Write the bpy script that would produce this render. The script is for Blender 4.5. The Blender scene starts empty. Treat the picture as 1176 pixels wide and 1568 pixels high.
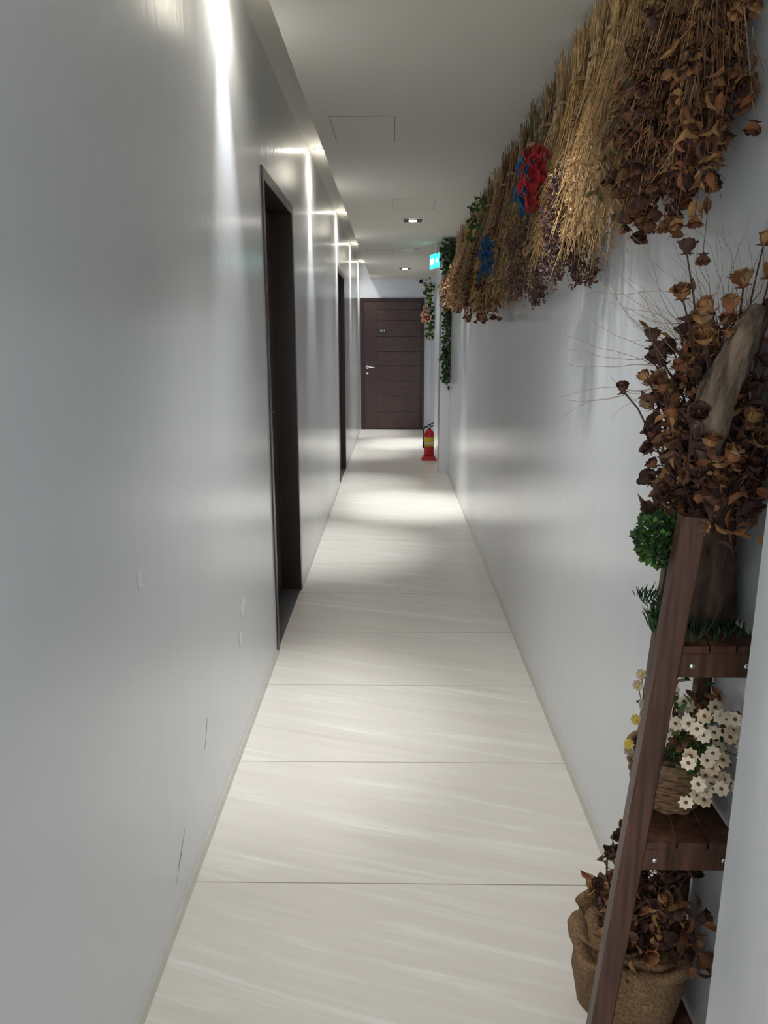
import bpy, math, random
from mathutils import Vector, Matrix
R = random.Random(7)
V = Vector

# ------------------------------------------------------------------ materials
def M(name, col, rough=.5, var=0.0, scale=20, stretch=(1,1,1), metal=0, bump=0, bscale=None, spec=.5, emis=None, estr=0, rot=(0,0,0), detail=4):
    m = bpy.data.materials.new(name); m.use_nodes = True
    nt = m.node_tree; p = nt.nodes['Principled BSDF']
    p.inputs['Roughness'].default_value = rough
    p.inputs['Metallic'].default_value = metal
    p.inputs['Specular IOR Level'].default_value = spec
    p.inputs['Base Color'].default_value = (*col, 1)
    tc = nt.nodes.new('ShaderNodeTexCoord'); mp = nt.nodes.new('ShaderNodeMapping')
    mp.inputs['Scale'].default_value = stretch; mp.inputs['Rotation'].default_value = rot
    nt.links.new(tc.outputs['Object'], mp.inputs['Vector'])
    n = nt.nodes.new('ShaderNodeTexNoise'); n.inputs['Scale'].default_value = scale; n.inputs['Detail'].default_value = detail
    nt.links.new(mp.outputs[0], n.inputs['Vector'])
    if var > 0:
        r = nt.nodes.new('ShaderNodeValToRGB')
        r.color_ramp.elements[0].position = .3; r.color_ramp.elements[1].position = .7
        r.color_ramp.elements[0].color = (*[c*(1-var) for c in col], 1)
        r.color_ramp.elements[1].color = (*[min(1, c*(1+var)) for c in col], 1)
        nt.links.new(n.outputs['Fac'], r.inputs[0]); nt.links.new(r.outputs[0], p.inputs['Base Color'])
    if bump > 0:
        n2 = n
        if bscale:
            n2 = nt.nodes.new('ShaderNodeTexNoise'); n2.inputs['Scale'].default_value = bscale
            nt.links.new(mp.outputs[0], n2.inputs['Vector'])
        b = nt.nodes.new('ShaderNodeBump'); b.inputs['Strength'].default_value = 1; b.inputs['Distance'].default_value = bump
        nt.links.new(n2.outputs['Fac'], b.inputs['Height']); nt.links.new(b.outputs[0], p.inputs['Normal'])
    if emis:
        p.inputs['Emission Color'].default_value = (*emis, 1); p.inputs['Emission Strength'].default_value = estr
    return m

mWall = M('satin_wall_paint', (.71,.735,.76), rough=.20, var=.012, scale=1.5, bump=.0013, bscale=8, stretch=(1,1.8,.14), spec=.8, detail=2)
mEndWall = M('end_wall_paint', (.68,.72,.80), rough=.45, var=.01)
mCeil = M('ceiling_paint', (.66,.635,.57), rough=.8, var=.01, scale=2)
mTrim = M('sealant_trim', (.52,.50,.45), rough=.5, var=.05)
mPatch = M('filler_patch', (.78,.79,.80), rough=.5, var=.02)
mScuff = M('scuff', (.25,.24,.24), rough=.7, var=.1)
mBrown = M('door_walnut', (.060,.029,.026), rough=.38, var=.5, scale=6, stretch=(1.2,1.2,22), detail=6)
mBrownV = M('door_walnut_vertical', (.056,.027,.024), rough=.38, var=.4, scale=6, stretch=(22,22,1.2), detail=6)
mFrame = M('door_frame_wood', (.026,.010,.008), rough=.32, var=.35, scale=6, stretch=(20,20,1.5))
mSteel = M('brushed_steel', (.7,.7,.7), rough=.25, metal=1, var=.05)
mDark = M('black_plastic', (.012,.012,.013), rough=.4, var=.1)
mStone = M('threshold_stone', (.10,.10,.105), rough=.5, var=.2, scale=60)
mWhitePl = M('white_plastic', (.75,.75,.73), rough=.4, var=.02)
mLine = M('panel_gap', (.16,.155,.14), rough=.9, var=.05)
mLamp = M('lamp_lens', (1,1,1), emis=(1,.96,.9), estr=40)
mRed = M('extinguisher_red', (.55,.012,.02), rough=.25, var=.08)
mYellow = M('label_yellow', (.75,.5,.05), rough=.5, var=.1)
mExit = M('exit_green', (.02,.55,.45), rough=.4, emis=(.03,.75,.72), estr=1.6)
mExitW = M('exit_white', (.9,.9,.9), rough=.4, emis=(.8,1,.98), estr=2.0)
mWood = M('stand_wood', (.080,.034,.020), rough=.36, var=.55, scale=5, stretch=(16,16,1.2), bump=.0008)
mBark = M('dark_bark', (.075,.043,.030), rough=.9, var=.8, scale=40, stretch=(1,1,.3), bump=.012)
mDrift = M('grey_driftwood', (.18,.128,.09), rough=.9, var=.8, scale=55, stretch=(1,1,.18), bump=.010, detail=7)
mBurlap = M('burlap', (.20,.118,.058), rough=.95, var=.5, scale=200, bump=.0018)
mWicker = M('wicker', (.22,.125,.065), rough=.8, var=.4, scale=90, bump=.001)
# plants
C = {}
def PC(k, col, var=.4, rough=.75):
    C[k] = M('plant_'+k, col, rough=rough, var=var, scale=45)
PC('rust',(.25,.095,.038)); PC('brown',(.155,.066,.033)); PC('dbrown',(.070,.030,.021)); PC('ochre',(.36,.185,.066))
PC('tan',(.40,.255,.13)); PC('straw',(.53,.37,.17)); PC('gold',(.42,.25,.08)); PC('olive',(.15,.12,.05)); PC('green',(.05,.12,.023))
PC('dgreen',(.018,.048,.02)); PC('fresh',(.065,.19,.022)); PC('purple',(.08,.045,.055)); PC('blue',(.012,.085,.20)); PC('red',(.34,.012,.016))
PC('cream',(.64,.51,.34)); PC('white',(.78,.68,.52),var=.15); PC('pink',(.6,.22,.20)); PC('yellow',(.75,.55,.12)); PC('twig',(.40,.27,.17))
PC('moss',(.02,.085,.03))

# floor
def floor_mat():
    m = bpy.data.materials.new('floor_tile'); m.use_nodes = True
    nt = m.node_tree; L = nt.links; N = nt.nodes; p = N['Principled BSDF']
    tc = N.new('ShaderNodeTexCoord'); sep = N.new('ShaderNodeSeparateXYZ'); L.new(tc.outputs['Object'], sep.inputs[0])
    def math_(op, a, b=None):
        n = N.new('ShaderNodeMath'); n.operation = op
        for i, x in enumerate([a, b]):
            if x is None: continue
            if isinstance(x, (int, float)): n.inputs[i].default_value = x
            else: L.new(x, n.inputs[i])
        return n.outputs[0]
    t = math_('DIVIDE', math_('SUBTRACT', sep.outputs['Y'], 1.75), .6)
    row = math_('FLOOR', t); fr = math_('FRACT', t)
    dist = math_('MULTIPLY', math_('MINIMUM', fr, math_('SUBTRACT', 1.0, fr)), .6)
    grout = math_('LESS_THAN', dist, .0015)
    comb = N.new('ShaderNodeCombineXYZ')
    L.new(math_('ADD', sep.outputs['X'], math_('MULTIPLY', row, 3.7)), comb.inputs[0])
    L.new(sep.outputs['Y'], comb.inputs[1]); L.new(math_('MULTIPLY', row, 2.3), comb.inputs[2])
    r0 = N.new('ShaderNodeMapping'); r0.inputs['Rotation'].default_value = (0,0,math.radians(16)); L.new(comb.outputs[0], r0.inputs[0])
    def vein(sx, sy, sc, det, dist_, ro=.6):
        mp = N.new('ShaderNodeMapping'); mp.inputs['Scale'].default_value = (sx,sy,1); L.new(r0.outputs[0], mp.inputs[0])
        n1 = N.new('ShaderNodeTexNoise'); n1.inputs['Scale'].default_value = sc; n1.inputs['Detail'].default_value = det; n1.inputs['Distortion'].default_value = dist_; n1.inputs['Roughness'].default_value=ro
        L.new(mp.outputs[0], n1.inputs['Vector']); return n1.outputs['Fac']
    a = vein(.8,11,1.5,8,.5,.65); b2 = vein(.7,22,2.0,8,.6,.6)
    cr = N.new('ShaderNodeValToRGB'); e = cr.color_ramp.elements
    e[0].position = .25; e[0].color = (.62,.595,.55,1); e[1].position = .75; e[1].color = (.86,.85,.825,1)
    for pos,c in ((.42,(.685,.66,.615,1)),(.55,(.70,.675,.63,1)),(.63,(.76,.74,.70,1))):
        x = e.new(pos); x.color = c
    L.new(a, cr.inputs[0])
    cr2 = N.new('ShaderNodeValToRGB'); e = cr2.color_ramp.elements
    e[0].position=.35; e[0].color=(.92,.91,.895,1); e[1].position=.68; e[1].color=(1,1,1,1); x=e.new(.58); x.color=(.95,.943,.93,1)
    L.new(b2, cr2.inputs[0])
    mu = N.new('ShaderNodeMix'); mu.data_type='RGBA'; mu.blend_type='MULTIPLY'; mu.inputs['Factor'].default_value=1
    L.new(cr.outputs[0], mu.inputs['A']); L.new(cr2.outputs[0], mu.inputs['B'])
    mix = N.new('ShaderNodeMix'); mix.data_type = 'RGBA'
    L.new(grout, mix.inputs['Factor']); L.new(mu.outputs['Result'], mix.inputs['A']); mix.inputs['B'].default_value = (.24,.21,.16,1)
    L.new(mix.outputs['Result'], p.inputs['Base Color'])
    p.inputs['Roughness'].default_value = .30
    b = N.new('ShaderNodeBump'); b.inputs['Distance'].default_value = .0005
    L.new(a, b.inputs['Height']); L.new(b.outputs[0], p.inputs['Normal'])
    return m
mFloor = floor_mat()

# ------------------------------------------------------------------ mesh builder
def ico():
    import bmesh
    bm = bmesh.new(); bmesh.ops.create_icosphere(bm, subdivisions=1, radius=1)
    v = [x.co.copy() for x in bm.verts]; f = [[y.index for y in x.verts] for x in bm.faces]
    bm.free(); return v, f
ICO = ico()
def frame(d):
    d = V(d).normalized(); a = V((0,0,1)) if abs(d.z) < .9 else V((1,0,0))
    u = d.cross(a).normalized(); return d, u, d.cross(u)
def rdir(r=R):
    while True:
        v = V((r.uniform(-1,1), r.uniform(-1,1), r.uniform(-1,1)))
        if .05 < v.length < 1: return v.normalized()
class B:
    def __init__(s): s.v=[]; s.f=[]; s.m=[]; s.mats=[]; s.sm=[]
    def mi(s, m):
        if isinstance(m, str): m = C[m]
        if m not in s.mats: s.mats.append(m)
        return s.mats.index(m)
    def add(s, vs, fs, m, smooth=False):
        o = len(s.v); i = s.mi(m); s.v += [tuple(x) for x in vs]
        for f in fs: s.f.append([o+k for k in f]); s.m.append(i); s.sm.append(smooth)
    def box(s, a, b, m):
        x0,y0,z0 = a; x1,y1,z1 = b
        s.add([(x0,y0,z0),(x1,y0,z0),(x1,y1,z0),(x0,y1,z0),(x0,y0,z1),(x1,y0,z1),(x1,y1,z1),(x0,y1,z1)],
              [(0,3,2,1),(4,5,6,7),(0,1,5,4),(1,2,6,5),(2,3,7,6),(3,0,4,7)], m)
    def beam(s, p0, p1, w, h, m, up=(0,1,0)):
        p0=V(p0); p1=V(p1); d=(p1-p0).normalized(); a=d.cross(V(up)).normalized(); b=V(up)-d*d.dot(V(up)); b.normalize()
        c = min(w,h)*.12; prof=[(-w/2+c,-h/2),(w/2-c,-h/2),(w/2,-h/2+c),(w/2,h/2-c),(w/2-c,h/2),(-w/2+c,h/2),(-w/2,h/2-c),(-w/2,-h/2+c)]
        vs=[p+a*x+b*y for p in (p0,p1) for x,y in prof]
        s.add(vs,[(i,(i+1)%8,8+(i+1)%8,8+i) for i in range(8)]+[tuple(range(7,-1,-1)),tuple(range(8,16))],m)
    def tube(s, pts, rad, m, n=4, cap=True, noise=0):
        pts=[V(p) for p in pts]; K=len(pts)
        if not hasattr(rad,'__len__'): rad=[rad]*K
        vs=[]; ref=None
        rid=[1+noise*math.sin(k*2.4+1)*1.1 for k in range(n)] if noise else [1]*n
        for i,p in enumerate(pts):
            d=(pts[min(i+1,K-1)]-pts[max(i-1,0)])
            if d.length<1e-7: d=V((0,0,1))
            d.normalize()
            if ref is None: _,u,w=frame(d)
            else:
                u=ref-d*ref.dot(d)
                if u.length<1e-4: _,u,w=frame(d)
                u.normalize(); w=d.cross(u)
            ref=u
            for k in range(n):
                a=2*math.pi*k/n; rr=rad[i]*rid[k]*(1+R.uniform(-noise,noise)*.6); vs.append(p+u*math.cos(a)*rr+w*math.sin(a)*rr)
        fs=[(i*n+k,i*n+(k+1)%n,(i+1)*n+(k+1)%n,(i+1)*n+k) for i in range(K-1) for k in range(n)]
        if cap: fs+= [tuple(range(n-1,-1,-1)), tuple(range((K-1)*n,K*n))]
        s.add(vs,fs,m,n>4)
    def lathe(s, prof, c, m, n=24, axis=(0,0,1), wob=0, cap=True, zw=0):
        d,u,w=frame(axis); c=V(c); vs=[]
        for r,z in prof:
            for k in range(n):
                a=2*math.pi*k/n; rr=r*(1+wob*math.sin(a*7+z*40)+wob*.7*math.sin(a*3+1)); vs.append(c+d*(z+zw*math.sin(a*5+r*60))+u*math.cos(a)*rr+w*math.sin(a)*rr)
        K=len(prof)
        fs=[(i*n+k,i*n+(k+1)%n,(i+1)*n+(k+1)%n,(i+1)*n+k) for i in range(K-1) for k in range(n)]
        if cap: fs+=[tuple(range(n-1,-1,-1)),tuple(range((K-1)*n,K*n))]
        s.add(vs,fs,m,True)
    def blob(s, c, r, m, sc=(1,1,1), noise=.15):
        c=V(c); s.add([c+V((v.x*sc[0],v.y*sc[1],v.z*sc[2]))*r*(1+R.uniform(-noise,noise)) for v in ICO[0]], ICO[1], m, True)
    def leaf(s, c, d, L, W, m, curl=.25, nrm=None):
        d=V(d).normalized(); n=nrm if nrm is not None else rdir(); u=d.cross(n)
        if u.length<1e-3: u=frame(d)[1]
        u.normalize(); n=u.cross(d); c=V(c)
        p=[c, c+d*L*.3+u*W*.42+n*L*curl*.2, c+d*L*.65+u*W*.38+n*L*curl*.1, c+d*L-n*L*curl*.5, c+d*L*.65-u*W*.38+n*L*curl*.1, c+d*L*.3-u*W*.42+n*L*curl*.2, c+d*L*.5-n*L*curl*.1]
        s.add(p,[(0,1,6),(1,2,6),(2,3,6),(3,4,6),(4,5,6),(5,0,6)],m,False)
    def rose(s, c, ax, r, ms, layers=3, np_=5, openn=1.0):
        d,u,w=frame(ax); c=V(c)
        for l in range(layers):
            k=(l+1)/layers; rr=r*(.35+.65*k)*openn; h=r*(1.7-.5*k); ph=R.random()*6
            for q in range(np_):
                th=ph+2*math.pi*q/np_; vs=[]
                for si,st in enumerate((0,.45,.8,1.0)):
                    rad=rr*(.22,.85,.95,1.05+.25*k*R.random())[si]; ww=(.35,.75,.72,.35)[si]*1.15
                    for t in (-1,0,1):
                        a=th+t*ww; jj=1+R.uniform(-.1,.1)
                        vs.append(c+d*(h*st+(-.08*r if (t and si==3) else 0))+(u*math.cos(a)+w*math.sin(a))*rad*jj)
                s.add(vs,[(a*3+b,a*3+b+1,a*3+b+4,a*3+b+3) for a in range(3) for b in range(2)],R.choice(ms),True)
        s.blob(c+d*r*.15,r*.42,ms[-1])
        s.blob(c+d*r*.8,r*.3,ms[-1])
        for q in range(4):
            a=q*1.57+ph; s.leaf(c,(u*math.cos(a)+w*math.sin(a))*.9-d*.1,r*.9,r*.3,ms[-1])
    def daisy(s, c, ax, r, mp_, mc):
        d,u,w=frame(ax); c=V(c)
        for q in range(8):
            a=q*math.pi/4; e=u*math.cos(a)+w*math.sin(a); s.leaf(c,e+d*R.uniform(.05,.3),r,r*.85,mp_,curl=.1,nrm=d)
        s.blob(c+d*r*.08,r*.24,mc)
    def clamp(s, xmax=None, zmax=None, xmin=None):
        o=[]
        for x,y,z in s.v:
            if xmax is not None and x>xmax: x=xmax
            if xmin is not None and x<xmin: x=xmin
            if zmax is not None and z>zmax: z=zmax
            o.append((x,y,z))
        s.v=o
    def obj(s, name, bevel=0):
        me=bpy.data.meshes.new(name); me.from_pydata(s.v,[],s.f)
        for m in s.mats: me.materials.append(m)
        me.polygons.foreach_set('material_index', s.m); me.polygons.foreach_set('use_smooth', s.sm); me.update()
        o=bpy.data.objects.new(name, me); bpy.context.scene.collection.objects.link(o)
        if bevel:
            bv=o.modifiers.new('bevel','BEVEL'); bv.width=bevel; bv.segments=2; bv.limit_method='ANGLE'
        return o

# ------------------------------------------------------------------ room shell
XL,XR,ZC,YE,YB = -.55,.62,2.43,12.5,-2.5
b=B(); b.box((-.78,YB,-.06),(.82,YE+.15,0),mFloor); b.obj('floor')
D=[(3.29,4.25),(7.60,8.55)]; DH=2.16
b=B()
for y0,y1 in [(YB,3.29),(4.25,7.60),(8.55,YE)]: b.box((-.78,y0,0),(XL,y1,2.65),mWall)
for y0,y1 in D:
    b.box((-.78,y0,DH),(XL,y1,2.65),mWall); b.box((-.78,y0,0),(-.72,y1,DH),mWall)
b.obj('wall_left')
b=B(); b.box((XR,YB,0),(.82,YE,2.75),mWall); b.box((.52,.45,0),(XR,1.01,ZC),mWall); b.box((.52,8.30,0),(XR,8.62,ZC),mWall); b.obj('wall_right')
b=B(); b.box((-.78,YE,0),(.82,YE+.15,2.75),mEndWall); b.obj('wall_end')
b=B(); b.box((-.37,YB,ZC),(XR,YE,2.75),mCeil); b.box((-.78,YB,2.65),(-.37,YE,2.75),mCeil); b.obj('ceiling')
b=B()
for y0,y1 in [(YB,3.29),(4.25,7.60),(8.55,YE)]:
    b.add([(XL,y0,0),(XL+.012,y0,0),(XL+.004,y0,.013),(XL,y0,.016),(XL,y1,0),(XL+.012,y1,0),(XL+.004,y1,.013),(XL,y1,.016)],[(0,1,2,3),(7,6,5,4),(1,5,6,2),(2,6,7,3)],mTrim)
b.obj('baseboard_left')
b=B()
def rb(x,y0,y1): b.add([(x,y0,0),(x-.014,y0,0),(x-.005,y0,.015),(x,y0,.018),(x,y1,0),(x-.014,y1,0),(x-.005,y1,.015),(x,y1,.018)],[(3,2,1,0),(4,5,6,7),(2,6,5,1),(3,7,6,2)],mTrim)
rb(XR,1.01,8.30); rb(XR,8.62,YE); rb(.52,8.30,8.62); rb(.52,.45,1.01); b.obj('baseboard_right')

# wall marks
b=B()
def patch(y,z,sy,sz,m,x=XL+.0006,n=9):
    b.add([(x,y+sy*math.cos(a)*R.uniform(.6,1.1),z+sz*math.sin(a)*R.uniform(.6,1.1)) for a in [2*math.pi*i/n for i in range(n)]],[tuple(range(n))],m)
patch(1.53,.945,.022,.028,mPatch); patch(2.56,.50,.05,.05,mPatch); patch(2.5,.40,.03,.035,mPatch)
b.obj('wall_filler_patch')
b=B()
for a,c in [((1.62,.10),(1.72,.19)),((1.64,.13),(1.70,.17)),((1.95,.28),(2.0,.36))]:
    b.tube([(XL+.0004,a[0],a[1]),(XL+.0004,(a[0]+c[0])/2+.004,(a[1]+c[1])/2),(XL+.0004,c[0],c[1])],[.0003,.0007,.0003],mScuff)
b.obj('wall_scratch')

# ------------------------------------------------------------------ left doors
for i,(y0,y1) in enumerate(D):
    b=B(); fw=.05
    b.box((-.665,y0,0),(XL+.006,y0+fw,DH),mFrame); b.box((-.72,y1-fw,0),(XL+.006,y1,DH),mFrame); b.box((-.72,y0+fw,DH-fw),(XL+.006,y1-fw,DH),mFrame)
    b.box((-.72,y0+fw,0),(XL,y1-fw,.006),mStone)
    zs=[.012,.55,1.07,1.60,DH-fw]
    for a,c in zip(zs,zs[1:]):
        b.box((-.70,y0+fw,a+.004),(-.655,y1-fw,c-.004),mBrown)
    for z in zs[1:-1]: b.box((-.69,y0+fw,z-.004),(-.6535,y1-fw,z+.004),mSteel)
    if i==1:
        hy=y1-fw-.07
        b.lathe([(.026,0),(.026,.008),(.010,.010),(.010,.05)],(-.655,hy,1.04),mSteel,16,axis=(1,0,0))
        b.tube([(-.607,hy,1.04),(-.603,hy-.02,1.04),(-.603,hy-.12,1.038)],[.009,.009,.007],mSteel,8)
    b.obj('door_%d'%(i+1),.0015)

# ------------------------------------------------------------------ end door
b=B(); y=YE; X0,X1,H=-.535,.51,2.13
b.box((X0,y-.035,0),(X0+.055,y,H),mFrame); b.box((X1-.055,y-.035,0),(X1,y,H),mFrame); b.box((X0+.055,y-.035,H-.055),(X1-.055,y,H),mFrame)
b.box((X0+.055,y-.006,0),(X1-.055,y,H-.055),mDark)
b.box((X0+.058,y-.024,.012),(-.265,y-.004,H-.058),mBrownV)
zz=[.012,.30,.556,.80,1.055,1.28,1.52,1.78,1.95,H-.058]
for a,c in zip(zz,zz[1:]): b.box((-.262,y-.024,a+.004),(X1-.058,y-.004,c-.004),mBrown)
b.lathe([(.03,0),(.03,.008),(.011,.010),(.011,.05)],(-.43,y-.024,1.03),mSteel,18,axis=(0,-1,0))
b.tube([(-.43,y-.072,1.03),(-.41,y-.078,1.03),(-.31,y-.078,1.025)],[.010,.010,.008],mSteel,8)
b.lathe([(.022,0),(.022,.006)],(-.43,y-.024,.93),mSteel,16,axis=(0,-1,0))
b.box((-.25,y-.030,1.575),(-.11,y-.024,1.645),mDark)
dob=b.obj('door_3',.0015)
tx=bpy.data.curves.new('num','FONT'); tx.body='307'; tx.size=.062; tx.extrude=.001; tx.align_x='CENTER'; tx.align_y='CENTER'
to=bpy.data.objects.new('number_text',tx); bpy.context.scene.collection.objects.link(to)
to.location=(-.18,y-.0315,1.61); to.rotation_euler=(math.radians(90),0,0); tx.materials.append(mWhitePl); to.parent=dob

# ------------------------------------------------------------------ ceiling things
def spot(name,loc,pw,ang,blend,rad,col=(1,.97,.93),parent=None):
    l=bpy.data.lights.new(name,'SPOT'); l.energy=pw; l.spot_size=math.radians(ang); l.spot_blend=blend; l.shadow_soft_size=rad; l.color=col
    o=bpy.data.objects.new(name,l); o.location=loc; bpy.context.scene.collection.objects.link(o)
    if parent: o.parent=parent
    return o
for yy in (-1.75,2.2,6.55,10.75):
    b=B(); cx=.16; w,h=.088,.12; t=.010
    b.box((cx-w,yy-h,ZC-.006),(cx-w+t,yy+h,ZC),mWhitePl); b.box((cx+w-t,yy-h,ZC-.006),(cx+w,yy+h,ZC),mWhitePl)
    b.box((cx-w+t,yy-h,ZC-.006),(cx+w-t,yy-h+t,ZC),mWhitePl); b.box((cx-w+t,yy+h-t,ZC-.006),(cx+w-t,yy+h,ZC),mWhitePl)
    b.box((cx-w+t,yy-h+t,ZC-.0015),(cx+w-t,yy+h-t,ZC),mDark)
    b.lathe([(.042,0),(.042,.004),(.036,.005)],(cx,yy,ZC-.0015),mSteel,24,axis=(0,0,-1))
    b.lathe([(.034,0),(.034,.003)],(cx,yy,ZC-.0065),mLamp,24,axis=(0,0,-1))
    o=b.obj('ceiling_downlight')
    near = yy<3  # fixture just ahead of camera: unseen, added wide to brighten the foreground evenly
    if not near: spot('lamp_beam',(cx,yy,ZC-.02),290,40,1,.035,(.97,.99,1),o)
    spot('lamp_flood',(cx,yy,ZC-.02),68 if near else 36,95 if near else 130,1,.05,(1,.99,.97),o)
for yy in (-1.9,.2,2.62,5.15,7.5,9.85,12.0):
    b=B(); cx=-.470
    b.lathe([(.045,0),(.045,.006),(.034,.007)],(cx,yy,2.65),mWhitePl,24,axis=(0,0,-1))
    b.lathe([(.030,0),(.030,.002)],(cx,yy,2.643),mLamp,24,axis=(0,0,-1))
    o=b.obj('recessed_spotlight')
    spot('lamp_beam',(cx,yy,2.63),190 if yy>4 else 130,40,1,.022,(.97,.985,1),o)
    spot('lamp_flood',(cx,yy,2.63),22,150,1,.03,(1,.95,.86),o)
for x0,y0,x1,y1 in [(-.29,3.62,.005,4.06),(-.01,5.6,.30,6.03),(-.305,8.6,0,9.03)]:
    b=B(); t=.0025; z0=ZC-.0012
    b.box((x0,y0,z0),(x0+t,y1,ZC),mLine); b.box((x1-t,y0,z0),(x1,y1,ZC),mLine)
    b.box((x0,y0,z0),(x1,y0+t,ZC),mLine); b.box((x0,y1-t,z0),(x1,y1,ZC),mLine); b.box((x0+t,y0+t,ZC-.0008),(x1-t,y1-t,ZC),mCeil)
    b.obj('ceiling_access_panel')
b=B(); b.lathe([(.085,0),(.088,.012),(.080,.022),(.055,.028),(.050,.045),(.02,.052)],(.18,8.5,ZC),mWhitePl,28,axis=(0,0,-1)); b.obj('smoke_detector')
b=B(); b.lathe([(.045,0),(.045,.02),(.03,.022)],(.445,YE,2.385),mWhitePl,20,axis=(0,-1,0)); b.lathe([(.034,0),(.032,.018),(.02,.032),(.004,.037)],(.445,YE-.022,2.385),mDark,20,axis=(0,-1,0)); b.obj('security_camera')
b=B(); b.box((-.15,-.018,-.08),(.15,.018,.08),mWhitePl); b.box((-.142,-.0195,-.072),(.142,-.018,.072),mExit)
b.box((-.12,-.021,-.03),(-.02,-.0195,.03),mExitW); b.box((.02,-.021,-.008),(.08,-.0195,.008),mExitW)
b.add([(.08,-.021,-.03),(.12,-.021,0),(.08,-.021,.03)],[(0,1,2)],mExitW); b.box((-.02,-.01,.08),(.02,.01,.17),mWhitePl)
o=b.obj('exit_sign',.002); o.location=(.445,8.10,2.26); o.rotation_euler=(0,0,math.radians(-72))

# ------------------------------------------------------------------ extinguisher
b=B(); cx,cy=.45,9.2
b.box((cx-.095,cy-.09,0),(cx+.095,cy+.09,.02),mRed); b.box((cx-.075,cy-.075,.02),(cx+.075,cy+.075,.05),mRed)
b.lathe([(.055,.05),(.062,.06),(.062,.32),(.055,.35),(.035,.375),(.018,.385),(.018,.41)],(cx,cy,0),mRed,28)
b.lathe([(.0628,.17),(.0628,.29)],(cx,cy,0),mYellow,28); b.lathe([(.0634,.20),(.0634,.225)],(cx,cy,0),mWhitePl,28)
b.lathe([(.022,.40),(.022,.425),(.012,.43)],(cx,cy,0),mDark,16)
b.beam((cx-.01,cy,.43),(cx+.06,cy,.468),.018,.006,mDark); b.beam((cx-.01,cy,.415),(cx+.055,cy,.425),.016,.006,mDark)
b.tube([(cx-.02,cy,.415),(cx-.055,cy-.01,.41),(cx-.074,cy-.01,.36),(cx-.073,cy-.01,.25),(cx-.072,cy-.01,.15)],[.008,.008,.008,.008,.012],mDark,8)
b.lathe([(.014,0),(.014,.012)],(cx+.0,cy-.02,.415),mWhitePl,14,axis=(0,-1,0))
b.obj('fire_extinguisher')

# ------------------------------------------------------------------ bouquets
def bouquet(name,y,L=.72,sp=.13,dep=.14,n=70,kind='wheat',stem=('straw',),head=('gold',),ztop=2.37,hs=1.0,extra=None):
    b=B(); xw=.612; tie=V((xw-.03,y,ztop-.13))
    for i in range(n):
        top=V((xw-R.uniform(0,.05),y+R.uniform(-.075,.075),ztop+R.uniform(-.04,.04)))
        tj=tie+V((R.uniform(-.018,.018),R.uniform(-.03,.03),0))
        e=V((xw-.015-dep*R.random(), y+sp*max(-1.2,min(1.2,R.gauss(0,.5))), ztop-L*R.uniform(.66,1.0)))
        mid=tj.lerp(e,.5)+V((-.015*R.random(),R.uniform(-.015,.015),0))
        sm=R.choice(stem); b.tube([top,tj,mid,e],[.0016,.0016,.0013,.0008],sm,3,cap=False)
        d=(e-mid).normalized()
        if kind=='wheat':
            for k in range(13):
                t=k/13; p=mid.lerp(e,.35+.65*t); b.leaf(p,d+rdir()*.5,.026*hs,.007*hs,R.choice(head))
        elif kind=='rose':
            b.rose(e,(d+rdir()*.5),.015*hs*R.uniform(.7,1.25),[C[k] for k in head],layers=2)
            if R.random()<.6:
                q=mid.lerp(e,R.uniform(0,.7))+rdir()*.03; b.rose(q,(d+rdir()*.8),.013*hs*R.uniform(.7,1.25),[C[k] for k in head],layers=2)
            for k in range(8):
                p=tj.lerp(e,R.uniform(.4,1)); b.leaf(p,d+rdir()*.9,.028*hs,.014*hs,R.choice(head),curl=.8)
            for k in range(5):
                p=tj.lerp(e,R.uniform(.2,1)); b.tube([p,p+(d+rdir()*.7)*.05],[.0008,.0004],R.choice(stem),3,cap=False)
        elif kind=='fluff':
            for k in range(22):
                b.leaf(e+rdir()*.022*hs*R.random()+V((0,0,.05*R.random())),rdir(),.014*hs,.008*hs,R.choice(head))
            for k in range(5): b.leaf(tj.lerp(e,R.uniform(.3,.9)),d+rdir()*.8,.03,.006,R.choice(head))
        elif kind=='leaf':
            for k in range(13):
                p=tj.lerp(e,R.uniform(.3,1)); b.leaf(p,d+rdir()*.8,.032*hs,.012*hs,R.choice(head),curl=.5)
        elif kind=='grass':
            for k in range(9):
                p=tj.lerp(e,R.uniform(.35,1)); b.tube([p,p+(d+rdir()*.35)*.07],[.0009,.0004],R.choice(head),3,cap=False)
            for k in range(8): b.leaf(e-d*.03*k*.5+rdir()*.008,d+rdir()*.8,.014,.006,R.choice(head))
    for q in range(3):
        b.tube([tie+V((.026*math.cos(a),.038*math.sin(a),.004*q)) for a in [i*math.pi/5 for i in range(11)]],.0022,'tan',4,cap=False)
    if extra: extra(b,y)
    b.tube([tie,(.6185,y,tie.z+.02)],.0025,'tan',4)
    b.clamp(xmax=.6185,zmax=2.425)
    return b.obj(name)
def dangle(b,y):
    for x,yy,zt,L in [(.53,1.38,2.0,.34),(.545,1.36,1.98,.22),(.51,1.40,1.98,.32),(.54,1.40,2.0,.40),(.50,1.44,1.96,.30)]:
        p=V((x,yy,zt)); q=p+V((R.uniform(-.02,.01),R.uniform(-.02,.02),-L)); m=p.lerp(q,.5)+V((.01,0,0))
        b.tube([V((.59,y,2.2)),p,m,q],[.0015,.0012,.001,.0008],'brown',3,cap=False)
        for k in range(5): b.leaf(p.lerp(q,R.uniform(.35,1)),V((0,0,-1))+rdir()*.7,.034,.017,R.choice(('rust','ochre','brown')),curl=.7)
        b.rose(q,(0,-.2,-1),.013,[C['rust'],C['ochre'],C['brown']],layers=2)
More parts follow.
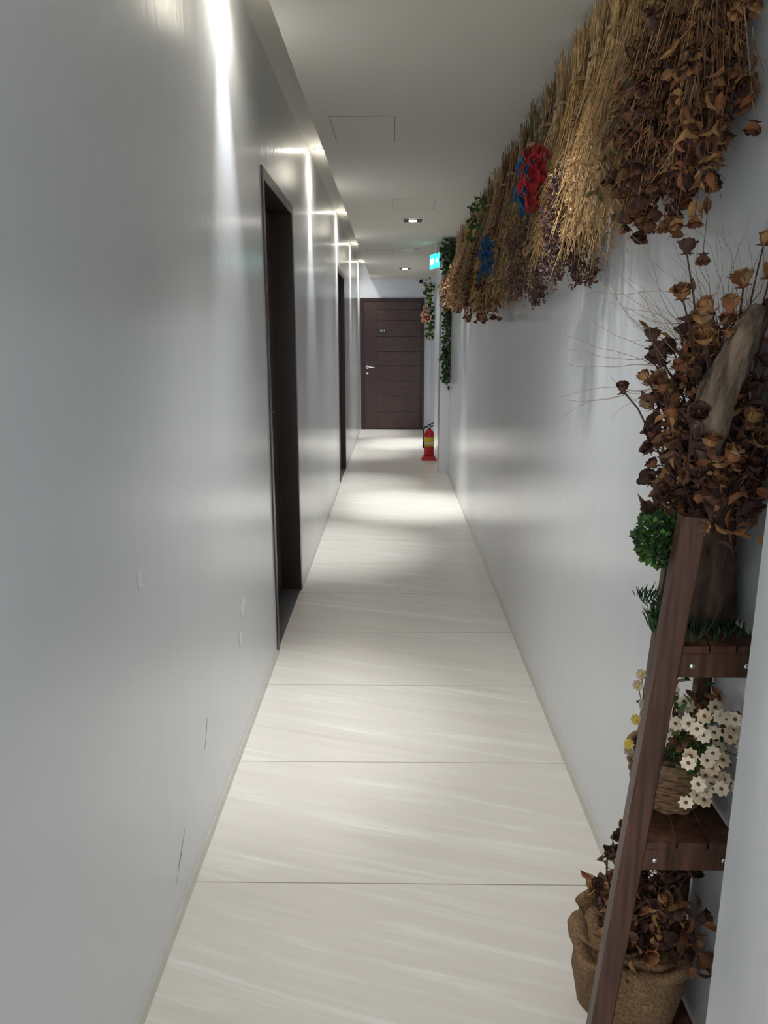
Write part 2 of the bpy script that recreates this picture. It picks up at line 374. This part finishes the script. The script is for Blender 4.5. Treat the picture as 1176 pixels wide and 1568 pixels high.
bouquet('dried_rose_bouquet',1.20,L=.44,sp=.06,dep=.09,n=16,kind='rose',stem=('ochre','brown','tan'),head=('rust','brown','ochre'),hs=.9)
bouquet('dried_rose_bouquet',1.45,L=.64,sp=.09,dep=.11,n=58,kind='rose',stem=('ochre','brown','tan'),head=('rust','brown','ochre','dbrown'),hs=.95,extra=dangle)
bouquet('dried_rose_bouquet',1.61,L=.71,sp=.11,dep=.14,n=90,kind='rose',stem=('tan','ochre'),head=('brown','rust','dbrown'),hs=.95)
bouquet('dried_leaf_bouquet',1.78,L=.66,sp=.11,dep=.15,n=95,kind='leaf',stem=('tan','ochre','straw'),head=('brown','ochre','olive','tan'))
bouquet('dried_wheat_bouquet',1.97,L=.66,sp=.12,dep=.15,n=130,kind='grass',stem=('straw','gold','tan'),head=('gold','straw','tan'))
bouquet('dried_wheat_bouquet',2.17,L=.68,sp=.12,dep=.14,n=120,kind='grass',stem=('straw','gold'),head=('gold','straw','ochre'))
bouquet('dried_lavender_bouquet',2.36,L=.76,sp=.13,dep=.14,n=110,kind='fluff',stem=('straw','tan','gold'),head=('purple','dbrown','purple','brown'),hs=1.15)
def rib(c1,c2,zo=0,n=110):
    def f(b,y):
        for k in range(n):
            c=c1 if k%2 else c2
            off=-.05 if k%2 else .08
            p=V((.58-R.uniform(.06,.13),y+off+R.uniform(-.04,.04),R.uniform(1.94,2.12)+zo))
            b.leaf(p,V((0,0,-1))+rdir()*.5,.06,.022,c,curl=.5)
    return f
bouquet('dried_wheat_bouquet',2.58,L=.70,sp=.12,dep=.13,n=100,kind='grass',stem=('gold','straw','ochre'),head=('gold','tan'))
bouquet('dyed_dried_flower_bouquet',2.82,L=.66,sp=.13,dep=.12,n=80,kind='wheat',stem=('tan','straw'),head=('ochre','tan','olive'),extra=rib('red','blue'))
bouquet('dried_lavender_bouquet',3.08,L=.78,sp=.13,dep=.14,n=80,kind='fluff',stem=('olive','tan'),head=('purple','dbrown','brown'))
bouquet('dried_wheat_bouquet',3.36,L=.72,sp=.13,dep=.14,n=80,kind='wheat',stem=('olive','straw'),head=('ochre','olive','tan'))
bouquet('dried_leaf_bouquet',3.62,L=.76,sp=.14,dep=.14,n=80,kind='leaf',stem=('tan','olive'),head=('olive','ochre','tan'))
bouquet('dyed_dried_flower_bouquet',3.92,L=.78,sp=.14,dep=.14,n=70,kind='wheat',stem=('tan','brown'),head=('tan','brown','ochre'),extra=rib('blue','blue',-.15,100))
bouquet('dried_rose_bouquet',4.18,L=.80,sp=.14,dep=.15,n=60,kind='rose',stem=('brown','tan'),head=('rust','dbrown','ochre'))
bouquet('dried_wheat_bouquet',4.48,L=.78,sp=.15,dep=.15,n=70,kind='wheat',stem=('straw','tan'),head=('straw','gold','tan'),hs=1.2)
bouquet('dried_rose_bouquet',4.78,L=.80,sp=.14,dep=.15,n=60,kind='rose',stem=('brown','tan'),head=('brown','dbrown','rust'))
def greens(b,y):
    for k in range(130): b.leaf((.6-R.uniform(0,.11),y+R.uniform(-.12,.12),R.uniform(2.08,2.34)),rdir(),.035,.02,R.choice(('green','dgreen','fresh')))
bouquet('dried_leaf_bouquet',5.1,L=.70,sp=.15,dep=.15,n=70,kind='leaf',stem=('olive','tan'),head=('olive','green','ochre'),extra=greens)
bouquet('dried_wheat_bouquet',5.45,L=.74,sp=.15,dep=.15,n=70,kind='wheat',stem=('straw','tan'),head=('tan','rust','ochre'),hs=1.2)
bouquet('dried_leaf_bouquet',5.8,L=.70,sp=.15,dep=.15,n=60,kind='leaf',stem=('brown','tan'),head=('brown','tan','rust'))
bouquet('dried_wheat_bouquet',6.2,L=.68,sp=.16,dep=.16,n=60,kind='wheat',stem=('straw','tan'),head=('straw','tan','ochre'),hs=1.4)
bouquet('dried_rose_bouquet',6.6,L=.66,sp=.15,dep=.17,n=55,kind='rose',stem=('tan','brown'),head=('tan','ochre','brown'),hs=1.2)
bouquet('dried_wheat_bouquet',7.0,L=.62,sp=.15,dep=.18,n=60,kind='wheat',stem=('straw','tan'),head=('tan','brown','ochre'),hs=1.5)

# ivy
def ivy(name,path,n,rad,cols,lsz=.05,flowers=(),xmax=.6185,zmax=2.425,ymax=None):
    b=B(); P=[V(p) for p in path]
    b.tube(P,.004,'brown',5)
    for i in range(n):
        t=R.random()*(len(P)-1); k=int(t); p=P[k].lerp(P[min(k+1,len(P)-1)],t-k); rr=rad[k] if hasattr(rad,'__len__') else rad
        q=p+rdir()*rr*R.random()**.5; b.leaf(q,rdir()+V((0,0,-.6)),lsz*R.uniform(.7,1.2),lsz*.75,R.choice(cols))
    for (q,r,m) in flowers: b.rose(q,(-.4,-1,0),r,[C[m],C['cream']],layers=3)
    b.clamp(xmax=xmax,zmax=zmax)
    if ymax: b.v=[(x,min(y,ymax),z) for x,y,z in b.v]
    b.obj(name)
ivy('hanging_ivy',[(.56,7.55,2.36),(.56,7.8,2.34),(.57,8.1,2.28),(.58,8.2,2.0),(.585,8.2,1.7),(.58,8.21,1.35),(.585,8.22,1.02)],1000,[.12,.11,.07,.07,.065,.06],('dgreen','dgreen','green'),.05,ymax=8.297)
ivy('flower_garland',[(.53,11.6,2.3),(.55,11.6,2.1),(.54,11.55,1.85),(.57,11.6,1.7),(.56,11.6,1.5)],330,[.09,.09,.11,.08],('green','dgreen','fresh','cream'),.06,
    flowers=[((.49,11.5,1.84),.05,'pink'),((.53,11.45,1.78),.05,'red'),((.50,11.5,1.93),.04,'cream'),((.47,11.52,1.76),.04,'pink')])

# ------------------------------------------------------------------ plant stand
b=B(); Y0=1.15; Y1=1.42; RA,RB=.376,.476
b.beam((RA,Y0,0),(RB,Y0,1.18),.040,.030,mWood); b.beam((.50,Y1,0),(.565,Y1,1.17),.034,.026,mWood)
b.beam((.600,1.33,0),(.600,1.33,1.0),.028,.026,mWood)
def railx(z,x0=RA,x1=RB): return x0+(x1-x0)*z/1.18
for z in (.955,.585,.10):
    xa=railx(z)
    b.beam((xa+.018,Y0+.002,z-.028),(.612,Y0+.002,z-.028),.044,.022,mWood)
    b.beam((railx(z,.50,.565),Y1,z-.028),(.612,Y1,z-.028),.044,.022,mWood)
    nsl=3
    for k in range(nsl):
        f0=k/nsl; f1=(k+.94)/nsl
        xs0=xa+.022+(.612-xa-.022)*f0; xs1=xa+.022+(.612-xa-.022)*f1
        xf0=railx(z,.50,.565)+(.612-railx(z,.5,.565))*f0; xf1=railx(z,.50,.565)+(.612-railx(z,.5,.565))*f1
        b.add([(xs0,Y0-.008,z-.006),(xs1,Y0-.008,z-.006),(xf1,Y1+.01,z-.006),(xf0,Y1+.01,z-.006),(xs0,Y0-.008,z+.006),(xs1,Y0-.008,z+.006),(xf1,Y1+.01,z+.006),(xf0,Y1+.01,z+.006)],
              [(0,3,2,1),(4,5,6,7),(0,1,5,4),(1,2,6,5),(2,3,7,6),(3,0,4,7)],mWood)
    for bx in (xa+.038,.585): b.lathe([(.005,0),(.005,.002),(.0025,.003)],(bx,Y0-.009,z-.028),mSteel,10,axis=(0,-1,0))
b.obj('wooden_plant_stand')

# top arrangement : driftwood + dried roses + moss
def smooth(pts,rad,k=5):
    P=[V(p) for p in pts]; out=[]; ro=[]
    for i in range(len(P)-1):
        p0=P[max(i-1,0)];p1=P[i];p2=P[i+1];p3=P[min(i+2,len(P)-1)]
        for j in range(k):
            t=j/k; out.append(.5*((2*p1)+(p2-p0)*t+(2*p0-5*p1+4*p2-p3)*t*t+(3*p1-p0-3*p2+p3)*t**3)); ro.append(rad[i]*(1-t)+rad[i+1]*t)
    out.append(P[-1]); ro.append(rad[-1]); return out,ro
b=B()
p_,r_=smooth([(.560,1.27,.962),(.562,1.265,1.03),(.556,1.26,1.12),(.545,1.25,1.20),(.530,1.24,1.26)],[.048,.043,.038,.035,.028]); b.tube(p_,r_,mBark,26,noise=.13)
p_,r_=smooth([(.575,1.33,.962),(.585,1.32,1.08),(.582,1.31,1.22)],[.035,.03,.022]); b.tube(p_,r_,mBark,16,noise=.14)
p_,r_=smooth([(.545,1.235,1.20),(.520,1.22,1.27),(.510,1.20,1.32),(.514,1.195,1.365),(.530,1.19,1.41),(.548,1.19,1.455),(.57,1.20,1.50)],[.016,.022,.027,.028,.025,.021,.014]); b.tube(p_,r_,mDrift,26,noise=.15)
base=V((.555,1.25,1.10))
def fl(e,r,ms,st='dbrown'):
    e=V(e); s0=base+V((R.uniform(-.03,.03),R.uniform(-.03,.04),R.uniform(-.02,.05)))
    m=s0.lerp(e,.55)+V((R.uniform(-.02,.02),R.uniform(-.02,.02),R.uniform(.0,.04)))
    m2=m.lerp(e,.6)+V((0,0,.012))
    b.tube([s0,m,m2,e],[.0022,.0018,.0015,.0013],st,4,cap=False)
    d=(e-m).normalized(); b.rose(e-d*r*.3,d+rdir()*.35,r,[C[k] for k in ms],layers=3,openn=R.uniform(.75,1.1))
    if R.random()<.8:
        for k in range(3): b.leaf(m.lerp(e,R.uniform(.2,.8)),rdir()+V((0,0,-.4)),.028,.013,R.choice(ms),curl=.6)
DK=('dbrown','brown','dbrown'); RU=('rust','ochre','brown'); OC=('ochre','tan','rust')
for e,r,ms in [((.372,1.22,1.372),.0125,DK),((.412,1.22,1.455),.013,DK),((.418,1.25,1.39),.012,RU),((.436,1.22,1.375),.014,RU),((.463,1.24,1.59),.015,DK),
    ((.425,1.22,1.275),.012,DK),((.43,1.20,1.295),.014,DK),((.455,1.22,1.29),.015,RU),((.44,1.24,1.245),.011,DK),((.455,1.22,1.52),.016,RU),((.48,1.20,1.48),.016,OC),
    ((.50,1.22,1.50),.018,OC),((.525,1.2,1.50),.018,OC),((.55,1.22,1.54),.017,OC),((.58,1.2,1.55),.017,OC),((.575,1.22,1.60),.014,RU),((.53,1.2,1.45),.017,RU),
    ((.50,1.17,1.29),.016,RU),((.53,1.16,1.27),.018,OC),((.56,1.17,1.33),.017,RU),((.575,1.15,1.38),.016,DK),((.49,1.2,1.45),.016,RU)]:
    fl(e,r,ms)
for i in range(130):
    x=min(.598,.445+.16*R.random()**.7); z=R.uniform(1.16,1.50)
    if x<.50 and z>1.44: continue
    yy=R.uniform(1.14,1.38)
    if yy<1.22 and z>1.30 and x>.48 and x<.565: yy=R.uniform(1.24,1.38)
    fl((x,yy,z),R.uniform(.012,.019),R.choice([DK,RU,RU,OC,DK]))
for i in range(380):
    z=R.uniform(1.13,1.47); yy=R.uniform(1.16,1.38); x=min(.6,.45+.15*R.random()**.6)
    if yy<1.23 and z>1.28: yy+=.08
    b.leaf((x,yy,z),rdir(),R.uniform(.02,.04),R.uniform(.01,.02),R.choice(('rust','brown','dbrown','ochre','brown')),curl=.6)
# fine curly twigs
for i in range(60):
    p=V((.59,1.32,1.32+R.uniform(0,.12)))+rdir()*.02; d=V((R.uniform(-1,.1),R.uniform(-.7,.7),R.uniform(.2,1.5))).normalized(); pts=[p.copy()]
    for k in range(9):
        d=(d+rdir()*.36).normalized(); p=p+d*.033; pts.append(p.copy())
    b.tube(pts,[.0010-.00008*k for k in range(10)],'twig',3,cap=False)
# boxwood ball and moss
gb=V((.450,1.22,1.122)); b.tube([(.53,1.24,1.08),(.49,1.23,1.10),gb],.004,'brown',5)
for i in range(950):
    d=rdir(); b.leaf(gb+V((d.x*.9,d.y*.9,d.z*1.15))*.041*R.random()**.35*(1+.1*math.sin(d.x*5+d.z*7)),d+rdir()*.8,.011,.010,R.choice(('fresh','green','green','dgreen')),curl=.3)
for i in range(420):
    x=R.uniform(.475,.61); y=R.uniform(1.155,1.40)
    b.leaf((x,y,.961),V((R.uniform(-.7,.5),R.uniform(-.6,.5),.8)),R.uniform(.015,.032),.0035,R.choice(('moss','dgreen','dgreen')))
for i in range(120):
    b.leaf((.452+R.uniform(-.006,.03),1.20+R.uniform(-.03,.03),.962),V((R.uniform(-.5,.1),R.uniform(-.4,.4),1)),R.uniform(.03,.05),.003,R.choice(('moss','green','dgreen')))
b.clamp(xmax=.6185); b.obj('driftwood_dried_rose_arrangement')

# basket with daisies
b=B(); bc=V((.527,1.275,.592))
b.lathe([(.05,0),(.056,.02),(.064,.085)],bc,'dbrown',20)
for k in range(11):
    z=.004+k*.0088; rr=.052+.020*(k/10)**.8
    b.tube([bc+V((math.cos(a)*(rr+.003*math.sin(a*9+k*math.pi)),math.sin(a)*(rr+.003*math.sin(a*9+k*math.pi)),z)) for a in [i*2*math.pi/54 for i in range(55)]],.0052,mWicker,6,cap=False)
b.tube([bc+V((math.cos(a)*.074,math.sin(a)*.074,.099)) for a in [i*2*math.pi/30 for i in range(31)]],.008,mWicker,8,cap=False)
for i in range(52):
    e=V((R.uniform(.495,.607),R.uniform(1.13,1.27),R.uniform(.65,.835)));
    if R.random()<.3: e.y=1.15
    s0=bc+V((R.uniform(-.02,.03),R.uniform(-.03,.03),.09)); b.tube([s0,s0.lerp(e,.5)+V((0,0,.03)),e],.0011,'green',3,cap=False)
    b.daisy(e,V((-.35+R.uniform(-.3,.3),-1,.35+R.uniform(-.3,.4))),.0145,'white' if i%5 else 'cream','brown')
for i in range(190):
    p=V((R.uniform(.48,.605),R.uniform(1.18,1.33),R.uniform(.68,.83))); b.leaf(p,rdir(),.026,.012,R.choice(('olive','green','rust','brown')))
for e in [(.448,1.25,.838),(.446,1.24,.775),(.440,1.25,.72),(.462,1.25,.80),(.445,1.26,.70),(.452,1.25,.86)]:
    s0=bc+V((-.03,0,.09)); b.tube([s0,s0.lerp(V(e),.5)+V((-.006,0,.02)),e],.001,'olive',3,cap=False)
    b.daisy(e,(-.5,-1,.6),.011,R.choice(('yellow','cream')),'yellow')
b.clamp(xmax=.6185); b.obj('daisy_basket')

# burlap planter with dried roses
b=B(); pc=V((.487,1.292,.107))
b.lathe([(.088,0),(.104,.02),(.111,.08),(.106,.125),(.094,.155),(.088,.17),(.07,.16)],pc,mBurlap,64,wob=.03)
b.lathe([(.092,.150),(.104,.162),(.116,.160),(.122,.142),(.118,.125)],pc,mBurlap,64,wob=.05,cap=False,zw=.010)
b.lathe([(.088,.155),(.096,.176),(.106,.190),(.113,.192)],pc,mBurlap,64,wob=.06,cap=False,zw=.009)
base=V((.49,1.29,.27))
for i in range(50):
    fl((R.uniform(.43,.600),R.uniform(1.18,1.38),R.uniform(.28,.49)),R.uniform(.012,.019),R.choice([DK,RU,DK]))
fl((.402,1.25,.415),.012,DK); fl((.415,1.25,.49),.009,DK)
for i in range(200):
    b.leaf((R.uniform(.42,.60),R.uniform(1.18,1.38),R.uniform(.26,.40)),rdir(),R.uniform(.02,.04),.016,R.choice(('rust','brown','dbrown','ochre')),curl=.6)
b.clamp(xmax=.6185); b.obj('burlap_planter_dried_roses')

# ------------------------------------------------------------------ world + camera
w=bpy.data.worlds.new('w'); bpy.context.scene.world=w; w.use_nodes=True
w.node_tree.nodes['Background'].inputs[0].default_value=(.90,.95,1,1); w.node_tree.nodes['Background'].inputs[1].default_value=3.2
cd=bpy.data.cameras.new('camera'); cam=bpy.data.objects.new('camera',cd); bpy.context.scene.collection.objects.link(cam)
cd.sensor_fit='VERTICAL'; cd.sensor_height=36; cd.lens=26.03; cd.clip_start=.01
cam.location=(0,0,1.45); cam.rotation_euler=(math.radians(77.0),0,math.radians(.7))
bpy.context.scene.camera=cam
vs=bpy.context.scene.view_settings; vs.view_transform='Standard'; vs.exposure=0.1
